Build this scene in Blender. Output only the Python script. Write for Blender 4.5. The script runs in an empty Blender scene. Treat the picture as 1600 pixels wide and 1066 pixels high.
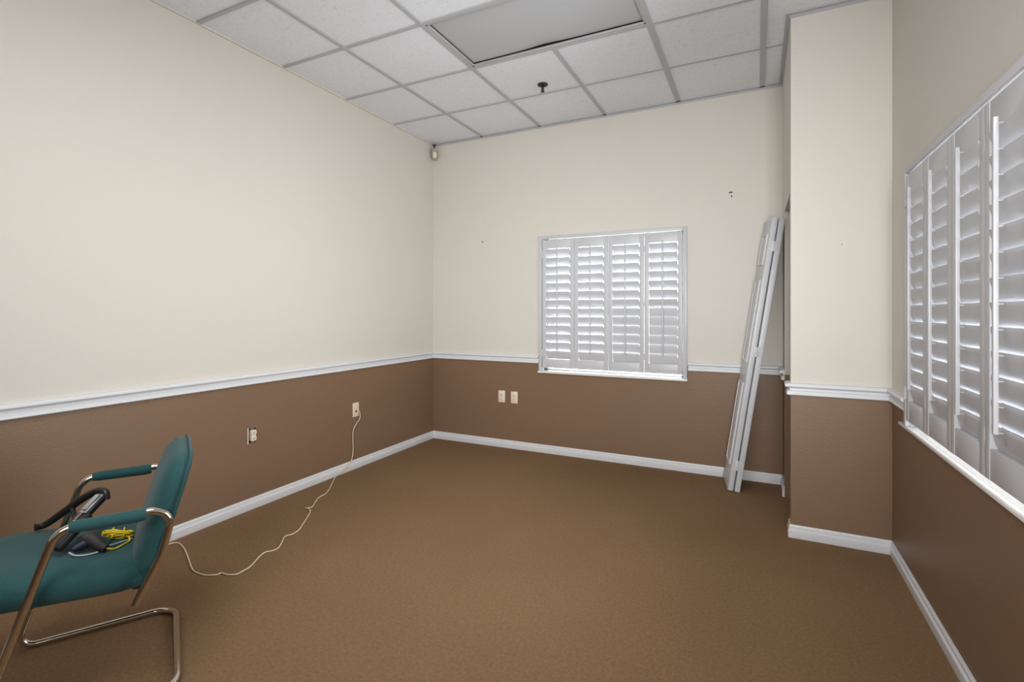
import bpy, bmesh, math, random
from mathutils import Vector, Matrix

random.seed(7)
SC = bpy.context.scene
COL = SC.collection
PI = math.pi
R = math.radians

# ------------------------------------------------------------------ room sizes (metres)
H = 3.018            # ceiling height
XR = 3.625           # right wall
XB, YB = 3.152, -0.986   # closet box: left face, front face
YF = -6.4            # wall behind the camera
RAIL = 0.86          # paint split height (behind the chair rail)

# ------------------------------------------------------------------ materials
def mat(name, color, rough=0.6, metallic=0.0, spec=0.5, noise=None, bump=None, coat=0.0, sheen=0.0):
    """noise=(scale, amount, detail) mottles the colour; bump=(scale, strength, distance)"""
    m = bpy.data.materials.new(name); m.use_nodes = True
    nt = m.node_tree; b = nt.nodes['Principled BSDF']
    b.inputs['Base Color'].default_value = (*color, 1)
    b.inputs['Roughness'].default_value = rough
    b.inputs['Metallic'].default_value = metallic
    b.inputs['Specular IOR Level'].default_value = spec
    b.inputs['Coat Weight'].default_value = coat
    b.inputs['Sheen Weight'].default_value = sheen
    tc = nt.nodes.new('ShaderNodeTexCoord')
    if noise:
        n = nt.nodes.new('ShaderNodeTexNoise'); n.inputs['Scale'].default_value = noise[0]
        n.inputs['Detail'].default_value = noise[2] if len(noise) > 2 else 4
        nt.links.new(tc.outputs['Object'], n.inputs['Vector'])
        mx = nt.nodes.new('ShaderNodeMix'); mx.data_type = 'RGBA'
        a = noise[1]
        mx.inputs['A'].default_value = (*[c * (1 - a) for c in color], 1)
        mx.inputs['B'].default_value = (*[min(1, c * (1 + a)) for c in color], 1)
        nt.links.new(n.outputs['Fac'], mx.inputs['Factor'])
        nt.links.new(mx.outputs['Result'], b.inputs['Base Color'])
    if bump:
        n2 = nt.nodes.new('ShaderNodeTexNoise'); n2.inputs['Scale'].default_value = bump[0]
        n2.inputs['Detail'].default_value = 3
        nt.links.new(tc.outputs['Object'], n2.inputs['Vector'])
        bp = nt.nodes.new('ShaderNodeBump'); bp.inputs['Strength'].default_value = bump[1]
        bp.inputs['Distance'].default_value = bump[2]
        nt.links.new(n2.outputs['Fac'], bp.inputs['Height'])
        nt.links.new(bp.outputs['Normal'], b.inputs['Normal'])
    return m

M = {}
M['cream'] = mat('cream_paint', (0.64, 0.615, 0.56), 0.6, spec=0.35, noise=(1.3, 0.012), bump=(75, 0.25, 0.004))
M['brown'] = mat('brown_paint', (0.207, 0.129, 0.078), 0.45, spec=0.4, noise=(2.0, 0.04), bump=(75, 0.3, 0.004))
M['white_trim'] = mat('white_trim_paint', (0.70, 0.72, 0.75), 0.35, noise=(9, 0.02))
M['old_trim'] = mat('yellowed_trim', (0.55, 0.45, 0.3), 0.5)
M['shutter'] = mat('white_shutter_paint', (0.535, 0.545, 0.57), 0.4, noise=(6, 0.01))
M['door_paint'] = mat('grey_white_door_paint', (0.585, 0.605, 0.63), 0.4, noise=(14, 0.05))
M['alu'] = mat('window_aluminium', (0.62, 0.63, 0.64), 0.35, metallic=0.6)
M['chrome'] = mat('chrome', (0.66, 0.61, 0.54), 0.13, metallic=1.0)
M['steel'] = mat('brushed_steel', (0.6, 0.61, 0.63), 0.32, metallic=1.0)
M['teal'] = mat('teal_fabric', (0.016, 0.068, 0.073), 0.78, spec=0.25, noise=(160, 0.18), bump=(420, 0.35, 0.002), sheen=0.12)
M['teal_dark'] = mat('teal_fabric_seam', (0.006, 0.035, 0.045), 0.8)
M['black'] = mat('black_plastic', (0.012, 0.011, 0.011), 0.42)
M['black_rib'] = mat('black_rubber', (0.02, 0.018, 0.017), 0.6, bump=(260, 0.5, 0.002))
M['navy'] = mat('navy_plastic', (0.008, 0.012, 0.04), 0.5)
M['yellow'] = mat('yellow_cord', (0.75, 0.56, 0.02), 0.45)
M['grey_cord'] = mat('grey_white_cord', (0.36, 0.42, 0.46), 0.5)
M['cord'] = mat('cream_cord', (0.74, 0.64, 0.50), 0.5)
M['ivory'] = mat('ivory_plastic', (0.76, 0.62, 0.48), 0.4)
M['ivory2'] = mat('pale_ivory_plastic', (0.78, 0.68, 0.57), 0.4)
M['slot'] = mat('dark_slot', (0.03, 0.022, 0.016), 0.8)
M['sensor'] = mat('aged_ivory_plastic', (0.40, 0.37, 0.32), 0.5)
M['darkmetal'] = mat('dark_bronze', (0.03, 0.03, 0.032), 0.4, metallic=0.5)
M['grid'] = mat('ceiling_grid_paint', (0.44, 0.45, 0.47), 0.5)
M['marble'] = mat('pale_marble_sill', (0.74, 0.72, 0.69), 0.3, noise=(30, 0.12, 8))
M['hollow'] = mat('wall_cavity', (0.02, 0.012, 0.008), 0.9)

def carpet():
    m = mat('brown_carpet', (0.2, 0.13, 0.075), 0.95, spec=0.1)
    nt = m.node_tree; b = nt.nodes['Principled BSDF']
    tc = nt.nodes.new('ShaderNodeTexCoord')
    def noise(s, d=5):
        n = nt.nodes.new('ShaderNodeTexNoise'); n.inputs['Scale'].default_value = s; n.inputs['Detail'].default_value = d
        nt.links.new(tc.outputs['Object'], n.inputs['Vector']); return n.outputs['Fac']
    def mix(f, A, B, fac_range=(0.3, 0.7)):
        mr = nt.nodes.new('ShaderNodeMapRange'); mr.inputs['From Min'].default_value, mr.inputs['From Max'].default_value = fac_range
        nt.links.new(f, mr.inputs['Value'])
        x = nt.nodes.new('ShaderNodeMix'); x.data_type = 'RGBA'
        nt.links.new(mr.outputs['Result'], x.inputs['Factor'])
        for k, v in (('A', A), ('B', B)):
            if isinstance(v, tuple): x.inputs[k].default_value = (*v, 1)
            else: nt.links.new(v, x.inputs[k])
        return x.outputs['Result']
    big = mix(noise(1.1, 6), (0.214, 0.132, 0.069), (0.244, 0.153, 0.083))
    fine = nt.nodes.new('ShaderNodeMix'); fine.data_type = 'RGBA'; fine.blend_type = 'MULTIPLY'
    fine.inputs['Factor'].default_value = 1
    spk = mix(noise(75, 8), (0.88, 0.875, 0.87), (1.12, 1.115, 1.11), (.32, .68))
    nt.links.new(big, fine.inputs['A']); nt.links.new(spk, fine.inputs['B'])
    nt.links.new(fine.outputs['Result'], b.inputs['Base Color'])
    bp = nt.nodes.new('ShaderNodeBump'); bp.inputs['Strength'].default_value = 0.6; bp.inputs['Distance'].default_value = 0.006
    nt.links.new(noise(260, 3), bp.inputs['Height']); nt.links.new(bp.outputs['Normal'], b.inputs['Normal'])
    return m
M['carpet'] = carpet()

def tile_mat():
    m = mat('acoustic_tile', (0.56, 0.56, 0.575), 0.9, spec=0.1)
    nt = m.node_tree; b = nt.nodes['Principled BSDF']
    tc = nt.nodes.new('ShaderNodeTexCoord')
    n = nt.nodes.new('ShaderNodeTexNoise'); n.inputs['Scale'].default_value = 60; n.inputs['Detail'].default_value = 6
    n.inputs['Distortion'].default_value = 1.5
    nt.links.new(tc.outputs['Object'], n.inputs['Vector'])
    cr = nt.nodes.new('ShaderNodeValToRGB')
    cr.color_ramp.elements[0].position = 0.33; cr.color_ramp.elements[0].color = (0.67, 0.695, 0.745, 1)
    cr.color_ramp.elements[1].position = 0.46; cr.color_ramp.elements[1].color = (0.77, 0.80, 0.855, 1)
    nt.links.new(n.outputs['Fac'], cr.inputs['Fac']); nt.links.new(cr.outputs['Color'], b.inputs['Base Color'])
    bp = nt.nodes.new('ShaderNodeBump'); bp.inputs['Strength'].default_value = 0.25; bp.inputs['Distance'].default_value = 0.004
    nt.links.new(n.outputs['Fac'], bp.inputs['Height']); nt.links.new(bp.outputs['Normal'], b.inputs['Normal'])
    return m
M['tile'] = tile_mat()

def lens_mat():
    m = mat('frosted_lens', (0.46, 0.475, 0.50), 0.45, spec=0.4)
    m.node_tree.nodes['Principled BSDF'].inputs['Subsurface Weight'].default_value = 0.0
    return m
M['lens'] = lens_mat()

def glass_mat():
    m = bpy.data.materials.new('window_glass'); m.use_nodes = True
    nt = m.node_tree; nt.nodes.clear()
    out = nt.nodes.new('ShaderNodeOutputMaterial'); mx = nt.nodes.new('ShaderNodeMixShader')
    t = nt.nodes.new('ShaderNodeBsdfTransparent'); g = nt.nodes.new('ShaderNodeBsdfGlossy')
    g.inputs['Roughness'].default_value = 0.02
    f = nt.nodes.new('ShaderNodeFresnel'); f.inputs['IOR'].default_value = 1.35
    nt.links.new(f.outputs[0], mx.inputs[0]); nt.links.new(t.outputs[0], mx.inputs[1]); nt.links.new(g.outputs[0], mx.inputs[2])
    nt.links.new(mx.outputs[0], out.inputs['Surface'])
    return m
M['glass'] = glass_mat()

# ------------------------------------------------------------------ object helpers
def link(name, bm, mats, parent=None, smooth=35, recalc=True):
    if recalc: bmesh.ops.recalc_face_normals(bm, faces=bm.faces)
    me = bpy.data.meshes.new(name); bm.to_mesh(me); bm.free()
    if not isinstance(mats, (list, tuple)): mats = [mats]
    for m in mats: me.materials.append(m)
    if smooth:
        for p in me.polygons: p.use_smooth = True
        me.set_sharp_from_angle(angle=R(smooth))
    o = bpy.data.objects.new(name, me); COL.objects.link(o)
    if parent: o.parent = parent
    return o

def tag(o, label=None, cat=None, group=None, kind=None):
    if label: o['label'] = label
    if cat: o['category'] = cat
    if group: o['group'] = group
    if kind: o['kind'] = kind
    return o

def struct(o, label):
    return tag(o, label, None, None, 'structure')

def thing(name, label, cat, loc=(0, 0, 0), rot=(0, 0, 0), group=None):
    o = bpy.data.objects.new(name, None); COL.objects.link(o)
    o.location = loc; o.rotation_euler = rot; o.empty_display_size = 0.1
    return tag(o, label, cat, group)

def box(bm, lo, hi, bevel=0.0, mi=0, seg=2, mtx=None):
    r = bmesh.ops.create_cube(bm, size=1.0)
    vs = r['verts']
    for v in vs:
        v.co = Vector([(lo[i] + hi[i]) / 2 + v.co[i] * (hi[i] - lo[i]) for i in range(3)])
    fs = list({f for v in vs for f in v.link_faces})
    for f in fs: f.material_index = mi
    if bevel:
        es = list({e for v in vs for e in v.link_edges})
        b = bmesh.ops.bevel(bm, geom=es, offset=bevel, segments=seg, affect='EDGES', profile=0.5)
        for f in b['faces']: f.material_index = mi
        vs = list({v for f in b['faces'] for v in f.verts} | {v for v in vs if v.is_valid})
    if mtx is not None:
        for v in vs: v.co = mtx @ v.co
    return vs

def cyl(bm, c, r, h, axis='z', seg=24, r2=None, mi=0):
    """cylinder / cone centred on c"""
    res = bmesh.ops.create_cone(bm, cap_ends=True, segments=seg, radius1=r, radius2=r if r2 is None else r2, depth=h)
    rot = {'z': Matrix.Identity(3), 'x': Matrix.Rotation(PI / 2, 3, 'Y'), 'y': Matrix.Rotation(-PI / 2, 3, 'X')}[axis]
    for v in res['verts']: v.co = rot @ v.co + Vector(c)
    for f in {f for v in res['verts'] for f in v.link_faces}: f.material_index = mi
    return res['verts']

def fillet(pts, rad, n=8):
    """round the corners of a polyline"""
    pts = [Vector(p) for p in pts]
    if not isinstance(rad, (list, tuple)): rad = [rad] * len(pts)
    out = [pts[0]]
    for i in range(1, len(pts) - 1):
        a, b, c = pts[i - 1], pts[i], pts[i + 1]
        u, v = (a - b).normalized(), (c - b).normalized()
        ang = u.angle(v)
        if ang > PI - 1e-3: out.append(b); continue
        d = min(rad[i] / math.tan(ang / 2), (a - b).length * 0.49, (c - b).length * 0.49)
        r = d * math.tan(ang / 2)
        ctr = b + (u + v).normalized() * (r / math.sin(ang / 2))
        p0, p1 = b + u * d, b + v * d
        s0, s1 = p0 - ctr, p1 - ctr
        tot = s0.angle(s1)
        for k in range(n + 1):
            t = k / n
            w = (s0 * math.sin((1 - t) * tot) + s1 * math.sin(t * tot)) / math.sin(tot)
            out.append(ctr + w)
    out.append(pts[-1])
    return out

def catmull(pts, n=6):
    pts = [Vector(p) for p in pts]; out = []
    P = [pts[0]] + pts + [pts[-1]]
    for i in range(1, len(P) - 2):
        p0, p1, p2, p3 = P[i - 1], P[i], P[i + 1], P[i + 2]
        for k in range(n):
            t = k / n
            out.append(0.5 * ((2 * p1) + (p2 - p0) * t + (2 * p0 - 5 * p1 + 4 * p2 - p3) * t * t + (3 * p1 - p0 - 3 * p2 + p3) * t ** 3))
    out.append(pts[-1]); return out

def tube(bm, path, r, seg=12, closed=False, mi=0, cap=True):
    """sweep a circle of radius r (number or function of 0..1) along a path"""
    path = [Vector(p) for p in path]; N = len(path)
    tang = []
    for i in range(N):
        a = path[(i - 1) % N] if (closed or i > 0) else path[i]
        b = path[(i + 1) % N] if (closed or i < N - 1) else path[i]
        tang.append((b - a).normalized())
    up = Vector((0, 0, 1)) if abs(tang[0].z) < 0.9 else Vector((1, 0, 0))
    nrm = tang[0].cross(up).normalized()
    rings = []
    for i in range(N):
        if i: 
            q = tang[i - 1].rotation_difference(tang[i]); nrm = (q @ nrm)
            nrm = (nrm - tang[i] * nrm.dot(tang[i])).normalized()
        bi = tang[i].cross(nrm)
        rr = r(i / (N - 1)) if callable(r) else r
        rings.append([bm.verts.new(path[i] + (nrm * math.cos(2 * PI * k / seg) + bi * math.sin(2 * PI * k / seg)) * rr) for k in range(seg)])
    for i in range(N if closed else N - 1):
        A, B = rings[i], rings[(i + 1) % N]
        for k in range(seg):
            f = bm.faces.new((A[k], A[(k + 1) % seg], B[(k + 1) % seg], B[k])); f.material_index = mi
    if cap and not closed:
        bm.faces.new(rings[0][::-1]).material_index = mi; bm.faces.new(rings[-1]).material_index = mi

def lathe(bm, prof, seg=24, center=(0, 0, 0), mi=0):
    """prof: list of (radius, z)"""
    c = Vector(center); rings = []
    for r, z in prof:
        if r < 1e-6: rings.append([bm.verts.new(c + Vector((0, 0, z)))])
        else: rings.append([bm.verts.new(c + Vector((r * math.cos(2 * PI * k / seg), r * math.sin(2 * PI * k / seg), z))) for k in range(seg)])
    for A, B in zip(rings, rings[1:]):
        for k in range(seg):
            k2 = (k + 1) % seg
            if len(A) == 1 and len(B) == 1: continue
            if len(A) == 1: f = bm.faces.new((A[0], B[k], B[k2]))
            elif len(B) == 1: f = bm.faces.new((A[k], A[k2], B[0]))
            else: f = bm.faces.new((A[k], A[k2], B[k2], B[k]))
            f.material_index = mi

def sweep_profile(bm, path, prof, mi=0):
    """prof: (out, z) polygon; path: 2D points; 'out' is to the right of travel; mitred"""
    P = [Vector((p[0], p[1])) for p in path]; N = len(P)
    def rt(a, b):
        d = (b - a).normalized(); return Vector((d.y, -d.x))
    rings = []
    for i in range(N):
        if i == 0: n = rt(P[0], P[1]); s = 1
        elif i == N - 1: n = rt(P[-2], P[-1]); s = 1
        else:
            n1, n2 = rt(P[i - 1], P[i]), rt(P[i], P[i + 1]); n = (n1 + n2).normalized(); s = 1 / n.dot(n1)
        rings.append([bm.verts.new((P[i].x + n.x * o * s, P[i].y + n.y * o * s, z)) for o, z in prof])
    K = len(prof)
    for A, B in zip(rings, rings[1:]):
        for k in range(K):
            bm.faces.new((A[k], A[(k + 1) % K], B[(k + 1) % K], B[k])).material_index = mi
    bm.faces.new(rings[0]).material_index = mi; bm.faces.new(rings[-1][::-1]).material_index = mi

def slab_cells(bm, us, vs, solid, make, thick, mi_of=None):
    """a slab divided in cells; solid(i, j) says which exist; make(u, v, w) -> 3D point, w in (0, thick)"""
    cache = {}
    def V(i, j, w):
        k = (i, j, w)
        if k not in cache: cache[k] = bm.verts.new(make(us[i], vs[j], w))
        return cache[k]
    nu, nv = len(us) - 1, len(vs) - 1
    S = lambda i, j: 0 <= i < nu and 0 <= j < nv and solid(i, j)
    for i in range(nu):
        for j in range(nv):
            if not S(i, j): continue
            mi = mi_of(i, j) if mi_of else 0
            fl = [[V(i, j, 0), V(i + 1, j, 0), V(i + 1, j + 1, 0), V(i, j + 1, 0)],
                  [V(i, j, thick), V(i + 1, j, thick), V(i + 1, j + 1, thick), V(i, j + 1, thick)]]
            for di, dj, a, b in ((-1, 0, (i, j), (i, j + 1)), (1, 0, (i + 1, j), (i + 1, j + 1)), (0, -1, (i, j), (i + 1, j)), (0, 1, (i, j + 1), (i + 1, j + 1))):
                if not S(i + di, j + dj): fl.append([V(*a, 0), V(*b, 0), V(*b, thick), V(*a, thick)])
            for f in fl: bm.faces.new(f).material_index = mi

def wall(name, label, u0, u1, make, openings=(), thick=0.12, ztop=H + 0.12):
    us = sorted({u0, u1, *[o[0] for o in openings], *[o[1] for o in openings]})
    zs = sorted({0.0, RAIL, ztop, *[o[2] for o in openings], *[o[3] for o in openings]})
    def solid(i, j):
        uc, zc = (us[i] + us[i + 1]) / 2, (zs[j] + zs[j + 1]) / 2
        return not any(o[0] < uc < o[1] and o[2] < zc < o[3] for o in openings)
    bm = bmesh.new()
    slab_cells(bm, us, zs, solid, make, thick, lambda i, j: 0 if (zs[j] + zs[j + 1]) / 2 < RAIL else 1)
    return struct(link(name, bm, [M['brown'], M['cream']], smooth=0), label)

# ------------------------------------------------------------------ the room shell
bm = bmesh.new(); box(bm, (-0.12, YF - 0.12, -0.1), (XR + 0.12, 0.12, 0.0))
struct(link('floor', bm, M['carpet'], smooth=0), 'worn brown carpet floor of the empty room')

WX0, WX1, WZ0, WZ1 = 1.205, 2.452, 0.757, 1.972      # back window opening
WY0, WY1 = -1.310, -2.605                          # right window, shutter outer edges
wall_left = wall('wall_left', 'long left wall, cream above and brown below the rail', YF, 0.0, lambda u, z, w: (-w, u, z),
     openings=[(-2.132, -2.076, 0.437, 0.531)])
wall_back = wall('wall_back', 'back wall around the smaller shuttered window', -0.12, XR, lambda u, z, w: (u, w, z), openings=[(WX0, WX1, WZ0 - 0.02, WZ1)])
wall('wall_right', 'right wall around the big shuttered window', YF, 0.12, lambda u, z, w: (XR + w, u, z),
     openings=[(WY1 + 0.023, WY0 - 0.025, WZ0 - 0.02, WZ1)])
wall('wall_front', 'plain cream and brown wall behind the camera', -0.12, XR + 0.12, lambda u, z, w: (u, YF - w, z))
wall('wall_closet_side', 'side wall of the closet box with the open closet doorway', YB + 0.09, 0.0, lambda u, z, w: (XB + w, u, z),
     openings=[(-0.90, -0.285, 0.0, 2.004)], thick=0.09)
wall_closet_front = wall('wall_closet_front', 'cream and brown end wall of the closet box', XB, XR, lambda u, z, w: (u, YB + w, z), thick=0.09)

# nail holes left in the walls
for (x, y, z, par) in ((0.58, 0, 1.985, wall_back), (2.803, 0, 2.236, wall_back), (2.803, 0, 2.205, wall_back), (2.79, 0, 2.236, wall_back), (3.398, YB, 1.676, wall_closet_front)):
    bm = bmesh.new(); cyl(bm, (x, y - 0.001, z), 0.0025 if y else 0.006, 0.004, 'y', 10)
    o = link('nail_hole', bm, M['slot'], par)

# suspended ceiling: tiles, grid and wall angle
T = 0.6096; AX, AY = 0.577, 0.644
xs = [AX + i * T for i in range(0, 6)]; ys = [-(AY + j * T) for j in range(0, 10) if AY + j * T < -YF]
LX0, LX1, LY0, LY1 = xs[1], xs[3], ys[2], ys[1]
bm = bmesh.new()
slab_cells(bm, [-0.12, LX0, LX1, XR + 0.12], [YF - 0.12, LY0, LY1, 0.12], lambda i, j: not (i == 1 and j == 1),
           lambda u, v, w: (u, v, H + 0.006 + w), 0.1)
ceiling = struct(link('ceiling', bm, M['tile'], smooth=0), 'grey white acoustic tile drop ceiling')
bm = bmesh.new()
def tbar(bm, p, q, w):
    """a T-bar flange between two points, w = half width"""
    (x0, y0), (x1, y1) = p, q
    if x0 == x1: box(bm, (x0 - w, min(y0, y1), H - 0.004), (x0 + w, max(y0, y1), H + 0.007))
    else: box(bm, (min(x0, x1), y0 - w, H - 0.0035), (max(x0, x1), y0 + w, H + 0.007))
for i, x in enumerate(xs):
    if x > XR: continue
    ye = 0.0 if x < XB else YB
    w = 0.017 if i >= 3 else 0.0125
    if i == 2:
        tbar(bm, (x, LY1), (x, ye), w); tbar(bm, (x, YF), (x, LY0), w)
    else: tbar(bm, (x, YF), (x, ye), w)
for y in ys:
    xe = XB if y > YB else XR
    tbar(bm, (0, y), (xe, y), 0.0115)
struct(link('ceiling_grid', bm, M['grid'], ceiling, smooth=0), 'grey metal grid bars between the ceiling tiles')
bm = bmesh.new()
ang = [(0, H - 0.02), (0.004, H - 0.02), (0.004, H - 0.004), (0.024, H - 0.004), (0.024, H + 0.006), (0, H + 0.006)]
sweep_profile(bm, [(0, 0), (XB, 0), (XB, YB), (XR, YB), (XR, YF)], ang)
struct(link('wall_angle', bm, M['grid'], ceiling, smooth=0), 'grey metal edge angle of the ceiling along the walls')
bm = bmesh.new(); sweep_profile(bm, [(0, YF), (0, 0)], [(0, H - 0.006), (0.012, H - 0.006), (0.012, H + 0.006), (0, H + 0.006)])
struct(link('wall_angle', bm, M['cream'], ceiling, smooth=0), 'thin cream painted ceiling edge along the left wall')

# chair rail and baseboards, mitred at the corners
rail = [(0, .892), (.018, .892), (.026, .889), (.030, .882), (.030, .874), (.025, .869), (.010, .865), (.006, .858), (.006, .851),
        (.018, .846), (.018, .836), (.021, .832), (.021, .826), (.012, .820), (0, .818)]
base = [(0, .074), (.005, .074), (.009, .066), (.009, .052), (.0115, .050), (.0105, .047), (.014, .043), (.014, .004), (.0125, 0), (0, 0)]
def trim(name, label, path, prof, m='white_trim'):
    bm = bmesh.new(); sweep_profile(bm, path, prof)
    return struct(link(name, bm, M[m], smooth=25), label)
def mitre_runs(path):
    return path
# every run is swept over the whole corner path so mitres meet, then cut to its own wall
def run(name, label, pts, i, prof, m='white_trim'):
    """segment i of the path pts, with mitred ends"""
    bm = bmesh.new()
    P = [Vector(p) for p in pts]
    def rt(a, b):
        d = (b - a).normalized(); return Vector((d.y, -d.x))
    def ring(k):
        if k == 0: n = rt(P[0], P[1]); s = 1
        elif k == len(P) - 1: n = rt(P[-2], P[-1]); s = 1
        else:
            n1, n2 = rt(P[k - 1], P[k]), rt(P[k], P[k + 1]); n = (n1 + n2).normalized(); s = 1 / n.dot(n1)
        return [bm.verts.new((P[k].x + n.x * o * s, P[k].y + n.y * o * s, z)) for o, z in prof]
    A, B = ring(i), ring(i + 1); K = len(prof)
    for k in range(K): bm.faces.new((A[k], A[(k + 1) % K], B[(k + 1) % K], B[k]))
    bm.faces.new(A); bm.faces.new(B[::-1])
    return struct(link(name, bm, M[m], smooth=25), label)

p1 = [(0, YF), (0, 0), (WX0 - 0.03, 0)]
run('trim_1', 'white chair rail along the left wall', p1, 0, rail)
run('trim_2', 'short white chair rail between the corner and the back window', p1, 1, rail)
p2 = [(WX1 + 0.03, 0), (XB, 0), (XB, -0.285)]
run('trim_3', 'white chair rail right of the back window, behind the leaning door', p2, 0, rail)
run('trim_4', 'tiny chair rail end beside the closet doorway', p2, 1, rail)
p3 = [(XB, -0.90), (XB, YB), (XR, YB), (XR, WY0)]
run('trim_5', 'chair rail return at the front edge of the closet doorway', p3, 0, rail)
run('trim_6', 'white chair rail across the end wall of the closet box', p3, 1, rail)
run('trim_7', 'short white chair rail between the closet box and the big window', p3, 2, rail)
run('trim_8', 'white chair rail on the right wall past the big window', [(XR, WY1), (XR, -4.0)], 0, rail)
b1 = [(0, YF), (0, 0), (XB, 0), (XB, -0.285)]
run('baseboard_left', 'white baseboard along the left wall', b1, 0, base)
run('baseboard_back', 'white baseboard along the back wall', b1, 1, base)
run('baseboard_closet', 'short white baseboard end beside the closet doorway', b1, 2, base)
b2 = [(XB, -0.90), (XB, YB), (XR, YB), (XR, YF)]
run('baseboard_closet_return', 'yellowed unpainted baseboard return at the closet doorway', b2, 0, [(0, .082)] + base[1:], 'old_trim')
run('baseboard_closet_front', 'white baseboard across the end wall of the closet box', b2, 1, base)
run('baseboard_right', 'white baseboard along the right wall', b2, 2, base)

# ------------------------------------------------------------------ windows with plantation shutters
def to_world(kind, o):
    if kind == 'back': o.location = (1.18, 0, 0)
    else: o.location = (XR, WY0, 0); o.rotation_euler = (0, 0, -PI / 2)

def make_window(idx, kind, label):
    """local: x along the wall, -y into the room"""
    W = 1.295; x0, x1, z0, z1 = 0.025, 1.272, WZ0, WZ1
    bm = bmesh.new()
    for a, b in (((x0, .075, z0), (x0 + .03, .115, z1)), ((x1 - .03, .075, z0), (x1, .115, z1)), ((x0, .075, z0), (x1, .115, z0 + .014)),
                 ((x0, .075, z1 - .014), (x1, .115, z1)), ((x0, .08, 1.35), (x1, .11, 1.385))):
        box(bm, a, b, 0.003)
    w = struct(link('window_%d' % idx, bm, M['alu'], smooth=30), label)
    bm = bmesh.new(); box(bm, (x0 + .02, .092, z0 + .01), (x1 - .02, .098, z1 - .01))
    struct(link('glass_pane', bm, M['glass'], w, smooth=0), 'clear glass pane behind the shutters')
    bm = bmesh.new(); e, d = (.004, .034) if kind == 'back' else (.095, .022)
    box(bm, (-e, -d, z0 - (.02 if kind == 'back' else .014)), (W + e, .0, z0), 0.003)
    box(bm, (x0, -d + .004, z0), (x1, -d + .006, z0 + .001)); box(bm, (x0, -.001, z0 - .02), (x1, .12, z0))
    struct(link('window_sill', bm, M['marble'], w, smooth=30), 'pale thin stone sill under the shutters')
    to_world(kind, w)
    return w

def make_shutter(label, kind):
    W = 1.295
    root = thing('plantation_shutter', label, 'window shutter', group=None)
    back = kind == 'back'
    zt, zb = (1.995 if back else 1.985), WZ0 + 0.0005
    bm = bmesh.new()
    box(bm, (0, -.02, zb), (.03, -.0005, zt), 0.003); box(bm, (W - .03, -.02, zb), (W, -.0005, zt), 0.003)
    box(bm, (.03, -.02, zt - .03), (W - .03, -.0005, zt), 0.003)
    box(bm, (.0255, -.001, zb), (.032, .035, WZ1 - .0005)); box(bm, (W - .032, -.001, zb), (W - .0235, .035, WZ1 - .0005))
    link('shutter_frame', bm, M['shutter'], root, smooth=30)
    px0, px1 = .032, W - .032
    gap = 0.004; pw = (px1 - px0 - gap * 5) / 4
    pz0, pz1 = 0.787, (1.955 if back else 1.945)
    oz0, oz1 = (0.868, 1.876) if back else (.884, 1.848)
    st = .036
    n = 13; pitch = (oz1 - oz0) / n
    for k in range(4):
        a = px0 + gap + k * (pw + gap); b = a + pw
        bm = bmesh.new()
        y0, y1 = -.017, .011
        box(bm, (a, y0, pz0), (a + st, y1, pz1), 0.002); box(bm, (b - st, y0, pz0), (b, y1, pz1), 0.002)
        box(bm, (a + st - .002, y0 + .002, pz0), (b - st + .002, y1 - .002, oz0), 0.0015); box(bm, (a + st - .002, y0 + .002, oz1), (b - st + .002, y1 - .002, pz1), 0.0015)
        p = link('shutter_panel', bm, M['shutter'], root, smooth=30)
        # louver blades, room edge up, hung more open towards the top
        bm = bmesh.new()
        la, lb = a + st + .002, b - st - .002
        rnd = random.Random(k * 7 + (0 if kind == 'back' else 100))
        rod_y = 0
        for i in range(n):
            zc = oz0 + (i + .5) * pitch
            t = i / (n - 1)
            th = R(19 + 17 * t + rnd.uniform(-2, 2))
            if back and k == 2 and i < 6: th = R(13 + rnd.uniform(-1, 1))
            if back and k == 3 and i < 6: th = R(8 + rnd.uniform(-1, 1))
            if kind == 'right': th = R(11 + 13 * t + rnd.uniform(-1.5, 1.5))
            hw, ht = .041, .0052
            u = Vector((0, -math.sin(th), math.cos(th)))        # from outer/lower edge to room/upper edge
            nn = Vector((0, -math.cos(th), -math.sin(th)))
            c = Vector((0, -.003, zc)); S = 14
            prof = [c + u * (hw * math.cos(2 * PI * q / S)) + nn * (ht * math.copysign(abs(math.sin(2 * PI * q / S)) ** .8, math.sin(2 * PI * q / S))) for q in range(S)]
            A = [bm.verts.new((la, v.y, v.z)) for v in prof]; B = [bm.verts.new((lb, v.y, v.z)) for v in prof]
            for q in range(S): bm.faces.new((A[q], A[(q + 1) % S], B[(q + 1) % S], B[q]))
            bm.faces.new(A); bm.faces.new(B[::-1])
        link('louver_blade', bm, M['shutter'], p, smooth=50)
        cx = (a + b) / 2
        bm = bmesh.new(); box(bm, (cx - .0065, -.046, oz0 + .066), (cx + .0065, -.034, oz1 + .014), 0.002)
        for i in range(n):   # staples
            zc = oz0 + (i + .5) * pitch + .033
            if zc < oz1 + .01: box(bm, (cx - .0008, -.035, zc - .0012), (cx + .0008, -.022, zc + .0012))
        link('tilt_rod', bm, M['shutter'], p, smooth=30)
        for zc in (1.83, .92):
            if k in (0, 1): xx = a - gap / 2
            else: xx = b + gap / 2
            bm = bmesh.new()
            if k in (0, 3): cyl(bm, (xx, -.022, zc), .004, .07, 'z', 12); box(bm, (xx - .009, -.0205, zc - .032), (xx + .009, -.016, zc + .032), 0.001)
            else: cyl(bm, (xx, -.0155, zc), .003, .05, 'z', 12)
            link('hinge', bm, M['shutter'], p, smooth=30)
    to_world(kind, root)
    return root

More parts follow.
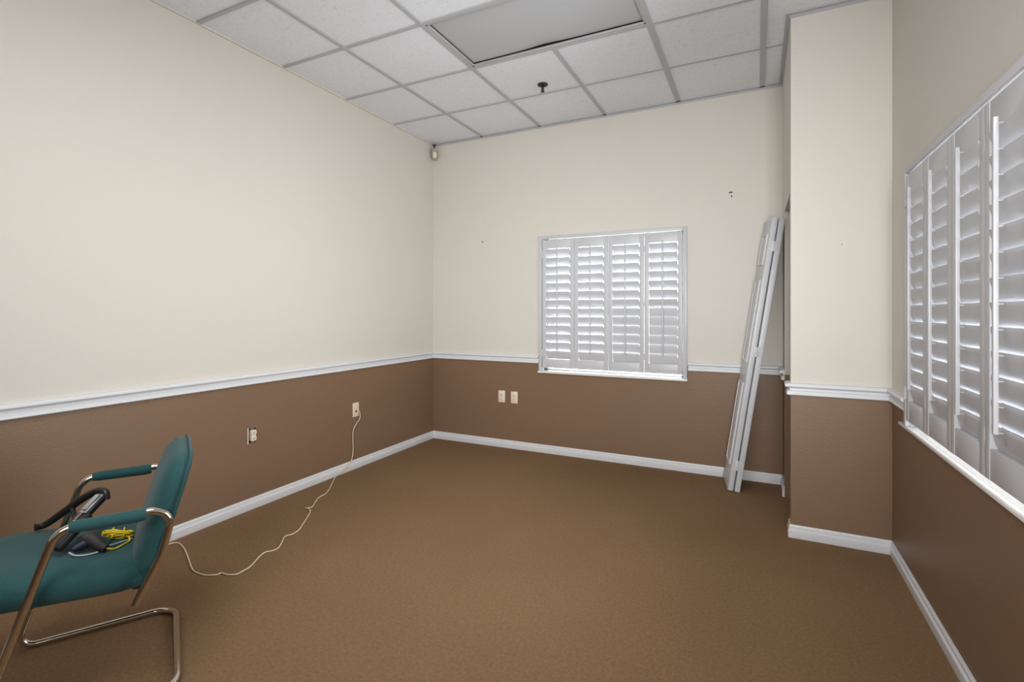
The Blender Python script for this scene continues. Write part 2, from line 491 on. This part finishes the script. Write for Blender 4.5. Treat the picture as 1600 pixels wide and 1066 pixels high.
make_window(1, 'back', 'smaller window in the back wall behind shutters')
make_window(2, 'right', 'big window in the right wall behind shutters')
make_shutter('white four-panel plantation shutter on the back wall window', 'back')
make_shutter('white four-panel plantation shutter seen edge-on on the right wall window', 'right')

# ------------------------------------------------------------------ ceiling light, sprinkler, motion sensor
cl = thing('ceiling_light', 'unlit flush fluorescent ceiling light with sagging grey lens', 'ceiling light', ((LX0 + LX1) / 2, (LY0 + LY1) / 2, H))
hx, hy = (LX1 - LX0) / 2 - .014, (LY1 - LY0) / 2 - .013
bm = bmesh.new()
for lo, hi in (((-hx, -hy, 0), (hx, -hy + .016, .012)), ((-hx, hy - .016, 0), (hx, hy, .012)), ((-hx, -hy, 0), (-hx + .016, hy, .012)), ((hx - .016, -hy, 0), (hx, hy, .012))):
    box(bm, lo, hi, 0.002)
link('frame', bm, M['grid'], cl, smooth=30)
bm = bmesh.new()
box(bm, (-hx, -hy, .012), (-hx + .004, hy, .1)); box(bm, (hx - .004, -hy, .012), (hx, hy, .1)); box(bm, (-hx, -hy, .012), (hx, -hy + .004, .1)); box(bm, (-hx, hy - .004, .012), (hx, hy, .1)); box(bm, (-hx, -hy, .096), (hx, hy, .1))
link('housing', bm, M['darkmetal'], cl, smooth=0)
bm = bmesh.new(); nx, ny = 24, 12
ex, ey = hx - .0145, hy - .0165
G = []
for j in range(ny + 1):
    row = []
    for i in range(nx + 1):
        u, v = -1 + 2 * i / nx, -1 + 2 * j / ny
        sag = (1 - u * u) * (1 - v * v) * .012 - .006 * math.exp(-((u + .1) ** 2) * 40) * (1 if v > .8 else 0)
        row.append(bm.verts.new((u * ex, v * ey - (.0035 * math.exp(-((u - .05) ** 2) * 22) if j == ny else 0), .020 - sag)))
    G.append(row)
for j in range(ny):
    for i in range(nx): bm.faces.new((G[j][i], G[j][i + 1], G[j + 1][i + 1], G[j + 1][i]))
link('lens', bm, M['lens'], cl, smooth=60)

sp = thing('fire_sprinkler', 'dark fire sprinkler head hanging from a ceiling tile', 'sprinkler', (1.53, -0.785, H + .006))
bm = bmesh.new(); lathe(bm, [(0, 0), (.038, 0), (.040, -.004), (.036, -.010), (.016, -.015), (.012, -.012), (0, -.012)], 28); link('escutcheon', bm, M['darkmetal'], sp)
bm = bmesh.new(); lathe(bm, [(0, -.012), (.008, -.012), (.0075, -.022), (.006, -.026), (.0075, -.050), (.006, -.052), (0, -.052)], 14)
for s in (-1, 1): tube(bm, fillet([(s * .007, 0, -.022), (s * .012, 0, -.036), (s * .004, 0, -.052)], .006), .002, 8)
link('stem', bm, M['darkmetal'], sp)
bm = bmesh.new()
lathe(bm, [(0, -.052), (.005, -.052), (.015, -.055), (.015, -.057), (0, -.058)], 20); link('deflector', bm, M['darkmetal'], sp)

ms = thing('motion_sensor', 'small ivory motion sensor in the ceiling corner', 'motion sensor', (0.046, -0.046, 2.905), (0, 0, R(45)))
def pad(bm, c, half, e1=0.4, e2=0.6, axis='y', nu=40, nv=14, bend=None, mi=0):
    """rounded cushion: outline exponent e1, edge exponent e2, poles along axis"""
    def sp_(a, e): return math.copysign(abs(a) ** e, a)
    rings = []
    for j in range(nv + 1):
        v = -PI / 2 + PI * j / nv
        cv, sv = sp_(math.cos(v), e2), sp_(math.sin(v), e2)
        if j in (0, nv): pts = [(0, 0, sv)]
        else: pts = [(sp_(math.cos(2 * PI * i / nu), e1) * cv, sp_(math.sin(2 * PI * i / nu), e1) * cv, sv) for i in range(nu)]
        ring = []
        for a, b, d in pts:
            if axis == 'y': p = Vector((a * half[0], d * half[1], b * half[2]))
            elif axis == 'z': p = Vector((a * half[0], b * half[1], d * half[2]))
            else: p = Vector((d * half[0], a * half[1], b * half[2]))
            p = p + Vector(c)
            if bend: p = bend(p)
            ring.append(bm.verts.new(p))
        rings.append(ring)
    for A, B in zip(rings, rings[1:]):
        for i in range(nu):
            k = (i + 1) % nu
            if len(A) == 1: f = bm.faces.new((A[0], B[k], B[i]))
            elif len(B) == 1: f = bm.faces.new((A[i], A[k], B[0]))
            else: f = bm.faces.new((A[i], A[k], B[k], B[i]))
            f.material_index = mi
bm = bmesh.new(); pad(bm, (0, -.004, 0), (.029, .022, .058), .45, .5); link('sensor_body', bm, M['sensor'], ms, smooth=50)
bm = bmesh.new(); pad(bm, (0, -.024, -.012), (.018, .006, .028), .5, .6); link('sensor_window', bm, M['ivory2'], ms, smooth=50)
bm = bmesh.new(); cyl(bm, (0, .01, .075), .007, .045); box(bm, (-.016, -.006, .096), (.016, .026, .1005), .001); link('bracket', bm, M['black'], ms)
for o in ms.children: pass

# ------------------------------------------------------------------ wall plates
def duplex(bm, z, y=-.007, mi=0):
    """one receptacle face centred at height z, room side is -y"""
    pad(bm, (0, y, z), (.0165, .004, .0145), .6, .35, 'y', 24, 6, mi=mi)
    for s in (-1, 1): box(bm, (s * .0063 - .0012, y - .0046, z - .002), (s * .0063 + .0012, y - .0034, z + .007), mi=mi + 1)
    cyl(bm, (0, y - .004, z - .0075), .0026, .0012, 'y', 10, mi=mi + 1)
def wall_outlet(label, loc, group=None):
    t = thing('wall_outlet', label, 'electrical outlet', loc, group=group)
    bm = bmesh.new(); box(bm, (-.035, -.006, -.056), (.035, 0, .056), .0025); link('cover_plate', bm, M['ivory2'], t, smooth=30)
    for z in (.0195, -.0195):
        bm = bmesh.new(); duplex(bm, z); link('receptacle', bm, [M['ivory2'], M['slot']], t, smooth=40)
    bm = bmesh.new(); cyl(bm, (0, -.0065, 0), .0032, .002, 'y', 12); link('screw', bm, M['steel'], t)
    return t
wall_outlet('ivory outlet nearer the room corner, left of two under the back window', (0.792, 0, .487), 'outlets on the back wall')
wall_outlet('ivory outlet nearer the shuttered window, right of two on the back wall', (0.925, 0, .486), 'outlets on the back wall')

uo = thing('uncovered_outlet', 'white outlet without a cover plate in an open wall hole', 'electrical outlet', (0, -2.104, .484), (0, 0, R(90)))
# local -y faces the room (world +x) after a +90 degree turn
bm = bmesh.new()
for lo, hi in (((-.0278, .0, -.0468), (-.0250, .055, .0468)), ((.0250, .0, -.0468), (.0278, .055, .0468)), ((-.025, .0, -.0468), (.025, .055, -.044)), ((-.025, .0, .044), (.025, .055, .0468)), ((-.025, .052, -.044), (.025, .055, .044))):
    box(bm, lo, hi)
link('outlet_box', bm, M['slot'], uo, smooth=0)
bm = bmesh.new()
for z in (.019, -.019):
    pad(bm, (.004, -.010, z), (.0205, .004, .0185), .6, .35, 'y', 24, 6)
    for sx in (-1, 1): box(bm, (.004 + sx * .0063 - .0013, -.0148, z - .002), (.004 + sx * .0063 + .0013, -.0134, z + .007), mi=1)
    cyl(bm, (.004, -.014, z - .0085), .0028, .0014, 'y', 10, mi=1)
box(bm, (-.013, -.011, -.036), (.021, .03, .036), .002)
link('receptacle', bm, [M['ivory2'], M['slot']], uo, smooth=40)
bm = bmesh.new(); box(bm, (-.009, -.001, -.052), (.009, .001, .052)); cyl(bm, (0, -.0015, .0435), .004, .003, 'y', 10); cyl(bm, (0, -.0015, -.0435), .004, .003, 'y', 10)
link('mounting_strap', bm, M['steel'], uo, smooth=30)
bm = bmesh.new(); box(bm, (-.035, -.0025, -.052), (-.0285, -.0002, .052)); link('plaster_edge', bm, M['ivory2'], uo, smooth=0)

pp = thing('jack_plate', 'ivory wall jack plate with a cord coming out of it', 'wall plate', (0, -1.137, .487), (0, 0, R(90)))
bm = bmesh.new(); box(bm, (-.036, -.006, -.058), (.036, 0, .058), .0025); link('cover_plate', bm, M['ivory'], pp, smooth=30)
bm = bmesh.new(); cyl(bm, (0, -.0068, -.013), .009, .003, 'y', 16); link('jack_hole', bm, M['slot'], pp)
bm = bmesh.new(); cyl(bm, (0, -.0068, .02), .004, .003, 'y', 12); link('screw', bm, M['old_trim'], pp)

# cord: out of the plate, down the wall, over the baseboard and across the carpet
CP = [(.006, -1.121, .482), (.013, -1.106, .470), (0.012, -1.095, 0.439), (0.012, -1.102, 0.403), (0.012, -1.148, 0.364), (0.012, -1.178, 0.317), (0.012, -1.181, 0.255), (0.012, -1.178, 0.18), (0.013, -1.185, 0.119), (0.017, -1.21, 0.072), (0.021, -1.252, 0.054), (0.023, -1.302, 0.034), (0.024, -1.357, 0.017), (0.040, -1.409, 0.0045), (0.15, -1.561, 0.004), (0.23, -1.684, 0.004), (0.25, -1.777, 0.004), (0.33, -1.898, 0.004), (0.334, -1.935, 0.005), (0.318, -1.949, 0.007), (0.355, -1.955, 0.010), (0.392, -1.978, 0.005), (0.448, -2.056, 0.004), (0.509, -2.147, 0.004), (0.547, -2.211, 0.004), (0.556, -2.266, 0.004), (0.543, -2.302, 0.004), (0.595, -2.369, 0.004), (0.63, -2.423, 0.004), (0.626, -2.458, 0.004), (0.608, -2.487, 0.004), (0.624, -2.536, 0.004), (0.671, -2.622, 0.004), (0.678, -2.665, 0.004), (0.678, -2.706, 0.004), (0.641, -2.729, 0.004), (0.602, -2.731, 0.004), (0.596, -2.752, 0.004), (0.572, -2.77, 0.004), (0.544, -2.782, 0.004), (0.509, -2.785, 0.004), (0.464, -2.782, 0.004), (0.41, -2.763, 0.004), (0.34, -2.73, 0.004), (0.246, -2.686, 0.004), (0.156, -2.649, 0.004), (0.08, -2.631, 0.004), (0.045, -2.66, 0.004), (0.06, -2.78, 0.004), (0.10, -2.95, 0.004), (0.09, -3.2, 0.004)]
bm = bmesh.new(); tube(bm, catmull(CP, 5), .0034, 8)
tag(link('cable', bm, M['cord'], smooth=60), 'thin cream cable running from the wall jack across the carpet', 'cable')

# ------------------------------------------------------------------ folded bifold door leaning in the corner
bd = thing('bifold_door', 'folded white bifold closet door leaning upright in the corner', 'closet door', (2.791, -0.347, 0.012))
bd.rotation_mode = 'ZYX'
bd.rotation_euler = (0, R(8.35), R(9.5))
LW, LH, LT = .300, 1.972, .035
def leaf(x0):
    bm = bmesh.new(); box(bm, (x0, 0, 0), (x0 + LT, LW, LH), .0025)
    return link('door_leaf', bm, M['door_paint'], bd, smooth=30)
def moulding(parent, xf, s, z0, z1):
    """raised panel with a moulded edge on face x = xf, s = outward sign"""
    bm = bmesh.new(); y0, y1 = .062, LW - .062
    prof = [(0, 0), (.0, .006), (.004, .010), (.009, .010), (.013, .006), (.016, .0015)]
    for inset in (0.0,):
        rings = []
        for d, h in prof + [(.030, .0015), (.042, .007)]:
            rings.append([bm.verts.new((xf + s * h, yy, zz)) for yy, zz in ((y0 + d, z0 + d), (y1 - d, z0 + d), (y1 - d, z1 - d), (y0 + d, z1 - d))])
        for A, B in zip(rings, rings[1:]):
            for k in range(4): bm.faces.new((A[k], A[(k + 1) % 4], B[(k + 1) % 4], B[k]))
        bm.faces.new(rings[-1])
    return link('raised_panel', bm, M['door_paint'], parent, smooth=30)
l1 = leaf(0.0); l2 = leaf(.045)
for (a, b) in ((.17, .78), (.93, 1.53), (1.64, 1.86)):
    moulding(l1, 0.0, -1, a, b); moulding(l2, .045 + LT, 1, a, b)
for z in (.19, 1.02, 1.77):
    bm = bmesh.new(); cyl(bm, (.040, -.004, z), .0048, .072, 'z', 12)
    for k in range(4): cyl(bm, (.040, -.004, z - .03 + k * .02), .0056, .010, 'z', 12)
    box(bm, (.020, -.0018, z - .034), (.041, .0015, z + .034), .0006); box(bm, (.041, -.0018, z - .034), (.060, .0015, z + .034), .0006)
    box(bm, (.0352, -.001, z - .03), (.0448, .006, z + .03))
    link('hinge', bm, M['door_paint'], bd, smooth=30)

# ------------------------------------------------------------------ the teal chair
# local axes: x across the chair towards the camera side, y towards the back, z up
ang = math.atan2(.38, .22)
bdir = Vector((math.cos(ang), math.sin(ang), 0)); ldir = Vector((bdir.y, -bdir.x, 0))
A0 = Vector((0.445, -3.455, 0)); CW = .58
ch = thing('armchair', 'teal upholstered armchair on a bent chrome tube base', 'chair')
org = A0 + ldir * (CW / 2) + bdir * .2
ch.location = org; ch.rotation_euler = (0, 0, math.atan2(ldir.y, ldir.x))
def L(xl, yl, z): return Vector((xl - CW / 2, yl - .2, z))
def side(xl):
    return [L(xl, .392, .335), L(xl, .466, .485), L(xl, .503, .640), L(xl, .340, .628), L(xl, .197, .630), L(xl, -.008, .0125)]
RT = .0125
ns, fs = side(CW), side(0.0)
pts = ns + [L(CW, .512, .0125), L(0, .512, .0125)] + fs[::-1]
rad = [0, .25, .052, .5, .06, .045, .085, .085, .045, .06, .5, .052, .25, 0]
path = fillet(pts, rad, 10)
bm = bmesh.new(); tube(bm, path, RT, 18)
frame = link('tube_frame', bm, M['chrome'], ch, smooth=60)
for xl, s in ((CW, -1), (0, 1)):
    for (yy, zz) in ((.404, .358), (.44, .43)):
        bm = bmesh.new(); cyl(bm, L(xl + s * .022, yy, zz), .009, .04, 'x', 14); link('mounting_bolt', bm, M['steel'], ch)
for xl in (CW, 0.0):
    bm = bmesh.new()
    pth = [L(xl, .226 + (.424 - .226) * k / 10, .6295 - .001 * k / 10) for k in range(11)]
    tube(bm, pth, lambda t: (.0185 + .0025 * t) * (1 - .13 * max(0, abs(t - .5) * 2 - .85) / .15), 20)
    link('armrest_sleeve', bm, M['teal'], ch, smooth=60)
# seat
tilt = math.tan(R(4.5))
def seat_bend(p):
    q = p.copy(); yl = p.y + .2
    q.z += -(yl - .15) * tilt
    if yl < .05: q.z -= (0.05 - yl) ** 2 * 1.3
    return q
bm = bmesh.new(); pad(bm, L(CW / 2, .155, .420), (.252, .285, .064), .28, .62, 'z', 64, 16, bend=seat_bend)
from mathutils.bvhtree import BVHTree
seat_tree = BVHTree.FromBMesh(bm)
def SL(xl, yl, h):
    """point at height h above the seat top"""
    p = L(xl, yl, 1.0); hit = seat_tree.ray_cast(p, Vector((0, 0, -1)))
    return Vector((p.x, p.y, (hit[0].z if hit[0] else .47) + h))
seat = link('seat', bm, M['teal'], ch, smooth=80)
# backrest, leaning and gently curved, with a shell and a seam
def rim(z):
    return .424 + (z - .35) * .30
def back_bend(p):
    q = p.copy(); z = p.z
    q.y = p.y * (1.75 if p.y < 0 else .35) + rim(z) - .2
    q.x *= 1 - .10 * max(0, (.42 - z) / .12)
    return q
bm = bmesh.new(); pad(bm, Vector((.004, 0, .555)), (.240, .045, .233), .37, .50, 'y', 80, 18, bend=back_bend)
back = link('backrest', bm, M['teal'], ch, smooth=80)
bm = bmesh.new()
ol = []
for i in range(96):
    a = 2 * PI * i / 96
    c, s = math.copysign(abs(math.cos(a)) ** .37, math.cos(a)), math.copysign(abs(math.sin(a)) ** .37, math.sin(a))
    ol.append(back_bend(Vector((.004 + c * .2395, -.004, .555 + s * .2325))))
tube(bm, ol, .0035, 8, closed=True)
link('piping', bm, M['teal_dark'], back, smooth=60)

# ------------------------------------------------------------------ things on the seat (own top-level objects, in the chair's axes)
def on_chair(o):
    o.location = org; o.rotation_euler = ch.rotation_euler
tool = thing('hand_tool', 'black spread hand tool with a toothed silver plate on the teal seat', 'tool')
on_chair(tool)
# toothed arm: from the seat up to the pivot
fA, ap = SL(.400, .160, .034), L(.275, .283, .628)
ax = (ap - fA).normalized(); sd = ax.cross(Vector((0, 0, 1))).normalized(); upv = sd.cross(ax).normalized()
Mx = Matrix((( ax.x, sd.x, upv.x, fA.x), (ax.y, sd.y, upv.y, fA.y), (ax.z, sd.z, upv.z, fA.z), (0, 0, 0, 1)))
Lg = (ap - fA).length
bm = bmesh.new(); box(bm, (-.004, -.026, -.020), (Lg * .62, .030, .006), .006, mtx=Mx); box(bm, (Lg * .55, -.020, -.012), (Lg * .97, .020, .006), .005, mtx=Mx)
link('lower_arm', bm, M['black'], tool, smooth=40)
bm = bmesh.new(); box(bm, (.004, -.006, .0055), (Lg * .62, -.001, .008), .0008, mtx=Mx)
box(bm, (Lg * .60, -.015, .0055), (Lg * .99, .015, .011), .0015, mtx=Mx); box(bm, (Lg * .64, -.010, .011), (Lg * .95, .010, .019), .003, mtx=Mx)
nT = 24
for k in range(nT):
    x = .006 + Lg * .62 * k / nT
    box(bm, (x, -.008, .0058), (x + Lg * .62 / nT * .5, .001, .0105), mtx=Mx)
link('toothed_plate', bm, M['steel'], tool, smooth=30)
bm = bmesh.new(); box(bm, (.008, .003, .0058), (Lg * .58, .026, .0075), .0005, mtx=Mx)
link('grip_pad', bm, M['black_rib'], tool, smooth=30)
bm = bmesh.new()
hp = catmull([SL(.124, .072, .019), SL(.116, .098, .023), L(.145, .150, .545), L(.20, .21, .600), L(.25, .262, .638), L(.280, .290, .640), L(.290, .297, .612)], 8)
tube(bm, hp, lambda t: .0095 + .0045 * math.sin(PI * min(1, t * 1.05)) + .004 * max(0, 1 - t * 9), 14)
link('handle', bm, M['black'], tool, smooth=60)
bm = bmesh.new(); tube(bm, catmull([L(.175, .182, .575), L(.215, .195, .556), L(.30, .205, .549), L(.345, .215, .553)], 6), .008, 12)
link('cross_link', bm, M['black'], tool, smooth=60)

plug = thing('corded_plug', 'black ribbed plug grip with silver collar and bundled yellow cord on the seat', 'plug')
on_chair(plug)
g0, g1, g2, g3, g4 = SL(.380, .246, .045), SL(.388, .262, .041), SL(.402, .278, .029), SL(.412, .291, .020), SL(.420, .304, .0145)
bm = bmesh.new()
tube(bm, catmull([g0, g1, g2, g3, g4], 6), lambda t: .026 - .0125 * t, 16)
for k in range(7):
    t = k / 6
    lathe(bm, [(0, -.0012), (.0262 - .0095 * t, -.0012), (.0262 - .0095 * t, .0012), (0, .0012)], 16, g0.lerp(g3, t))
link('grip', bm, M['black_rib'], plug, smooth=50)
bm = bmesh.new(); tube(bm, catmull([SL(.405, .212, .018), SL(.400, .228, .024), SL(.392, .246, .030)], 6), lambda t: .010 + .010 * t, 14); link('sleeve', bm, M['navy'], plug, smooth=60)
bm = bmesh.new(); tube(bm, catmull([SL(.378, .268, .044), SL(.366, .290, .032), SL(.355, .306, .020)], 6), .0062, 12); link('collar', bm, M['steel'], plug, smooth=60)
bm = bmesh.new()
tube(bm, catmull([SL(.41, .204, .012), SL(.425, .222, .006), SL(.430, .25, .0045), SL(.424, .282, .006)], 6), .003, 8)
link('grey_lead', bm, M['grey_cord'], plug, smooth=60)
bm = bmesh.new()
tube(bm, catmull([SL(.398, .288, .012), SL(.375, .315, .006), SL(.345, .345, .0045), SL(.315, .372, .0045)], 6), .003, 8)
link('grey_lead', bm, M['grey_cord'], plug, smooth=60)
bm = bmesh.new()
rn = random.Random(3)
for k in range(10):
    cx_, cy_ = .295 + rn.uniform(-.010, .010), .331 + rn.uniform(-.005, .005)
    a_, b_ = .042 + rn.uniform(-.006, .004), .019 + rn.uniform(-.006, .006)
    tl = rn.uniform(-.22, .22); zz = .005 + k * .0022; tz = rn.uniform(-.1, .2)
    ring = []
    for i in range(36):
        q = 2 * PI * i / 36
        u, v = a_ * math.cos(q), b_ * math.sin(q)
        ring.append(SL(cx_ + u * math.sin(tl) + v * math.cos(tl), cy_ + u * math.cos(tl) - v * math.sin(tl), max(.0045, zz + v * tz * 3 + .003 * math.sin(3 * q + k))))
    tube(bm, ring, .0028, 8, closed=True)
tube(bm, catmull([SL(.355, .306, .020), SL(.335, .308, .016), SL(.315, .318, .014)], 6), .003, 8)
tube(bm, catmull([g4, SL(.408, .327, .005), SL(.375, .348, .0045), SL(.335, .366, .0045), SL(.31, .360, .012)], 6), .003, 8)
link('cord_bundle', bm, M['yellow'], plug, smooth=60)
for cy_ in (.315, .348):
    zc = SL(.295, cy_, .0195)
    bm = bmesh.new(); ring = [zc + Vector((.027 * math.cos(2 * PI * i / 20), 0, .0155 * math.sin(2 * PI * i / 20))) for i in range(20)]
    tube(bm, ring, .0028, 8, closed=True); link('cord_tie', bm, M['yellow'], plug, smooth=60)

# ------------------------------------------------------------------ camera
cam = bpy.data.cameras.new('camera'); co = bpy.data.objects.new('camera', cam); COL.objects.link(co)
co.location = (2.9702, -4.3552, 1.3034); co.rotation_euler = (PI / 2, 0, 0.4661)
cam.sensor_width = 36; cam.lens = 791.49 / 1600 * 36
cam.shift_x = (800 - 782.37) / 1600; cam.shift_y = (486.7 - 533) / 1600
cam.clip_start = 0.02
SC.camera = co

# ------------------------------------------------------------------ light: overcast daylight outside, added fill lamps inside, one standing in for window daylight
w = bpy.data.worlds.new('overcast_sky'); SC.world = w; w.use_nodes = True
bg = w.node_tree.nodes['Background']; bg.inputs['Color'].default_value = (0.93, 0.97, 1.0, 1); bg.inputs['Strength'].default_value = 11.0

def area(name, loc, aim, sx, sy, power, color=(1, 1, 1), spread=180):
    l = bpy.data.lights.new(name, 'AREA'); l.shape = 'RECTANGLE'; l.size, l.size_y = sx, sy
    l.energy = power; l.color = color; l.spread = R(spread)
    o = bpy.data.objects.new(name, l); COL.objects.link(o); o.location = loc
    o.rotation_euler = (Vector(aim) - Vector(loc)).to_track_quat('-Z', 'Y').to_euler()
    return o
area('window_fill', (XR - .10, -1.975, 1.37), (0, -2.2, 1.6), 1.2, 1.1, 23, (1, 1, 1), 110)  # added unseen lamp on the room side of the shutters, in place of daylight
area('rear_fill', (XR - .12, -4.75, 1.40), (2.6, -0.6, 1.7), 1.3, 1.2, 37, (1, 1, 1), 80)  # added unseen fill lamp beside the closed right wall, no window there
area('overhead_fill', (1.8, -3.9, 3.0), (1.8, -3.9, 0), 1.2, .6, 32, (1, 1, 1))  # added fill shining straight down, out of view; no fixture built here
area('centre_fill', (2.2, -5.2, 2.2), (1.05, -1.2, 1.0), 1.2, 1.2, 16, (1, 1, 1), 90)  # added fill beam on the middle of the room, leaving its edges darker

SC.view_settings.view_transform = 'Standard'; SC.view_settings.look = 'None'
SC.view_settings.exposure = 0.0; SC.view_settings.gamma = 1.0; SC.view_settings.use_curve_mapping = False
SC.cycles.max_bounces = 10; SC.cycles.diffuse_bounces = 6; SC.cycles.transparent_max_bounces = 12
SC.cycles.use_denoising = True
SC.cycles.caustics_reflective = False; SC.cycles.caustics_refractive = False
SC.cycles.sample_clamp_indirect = 6
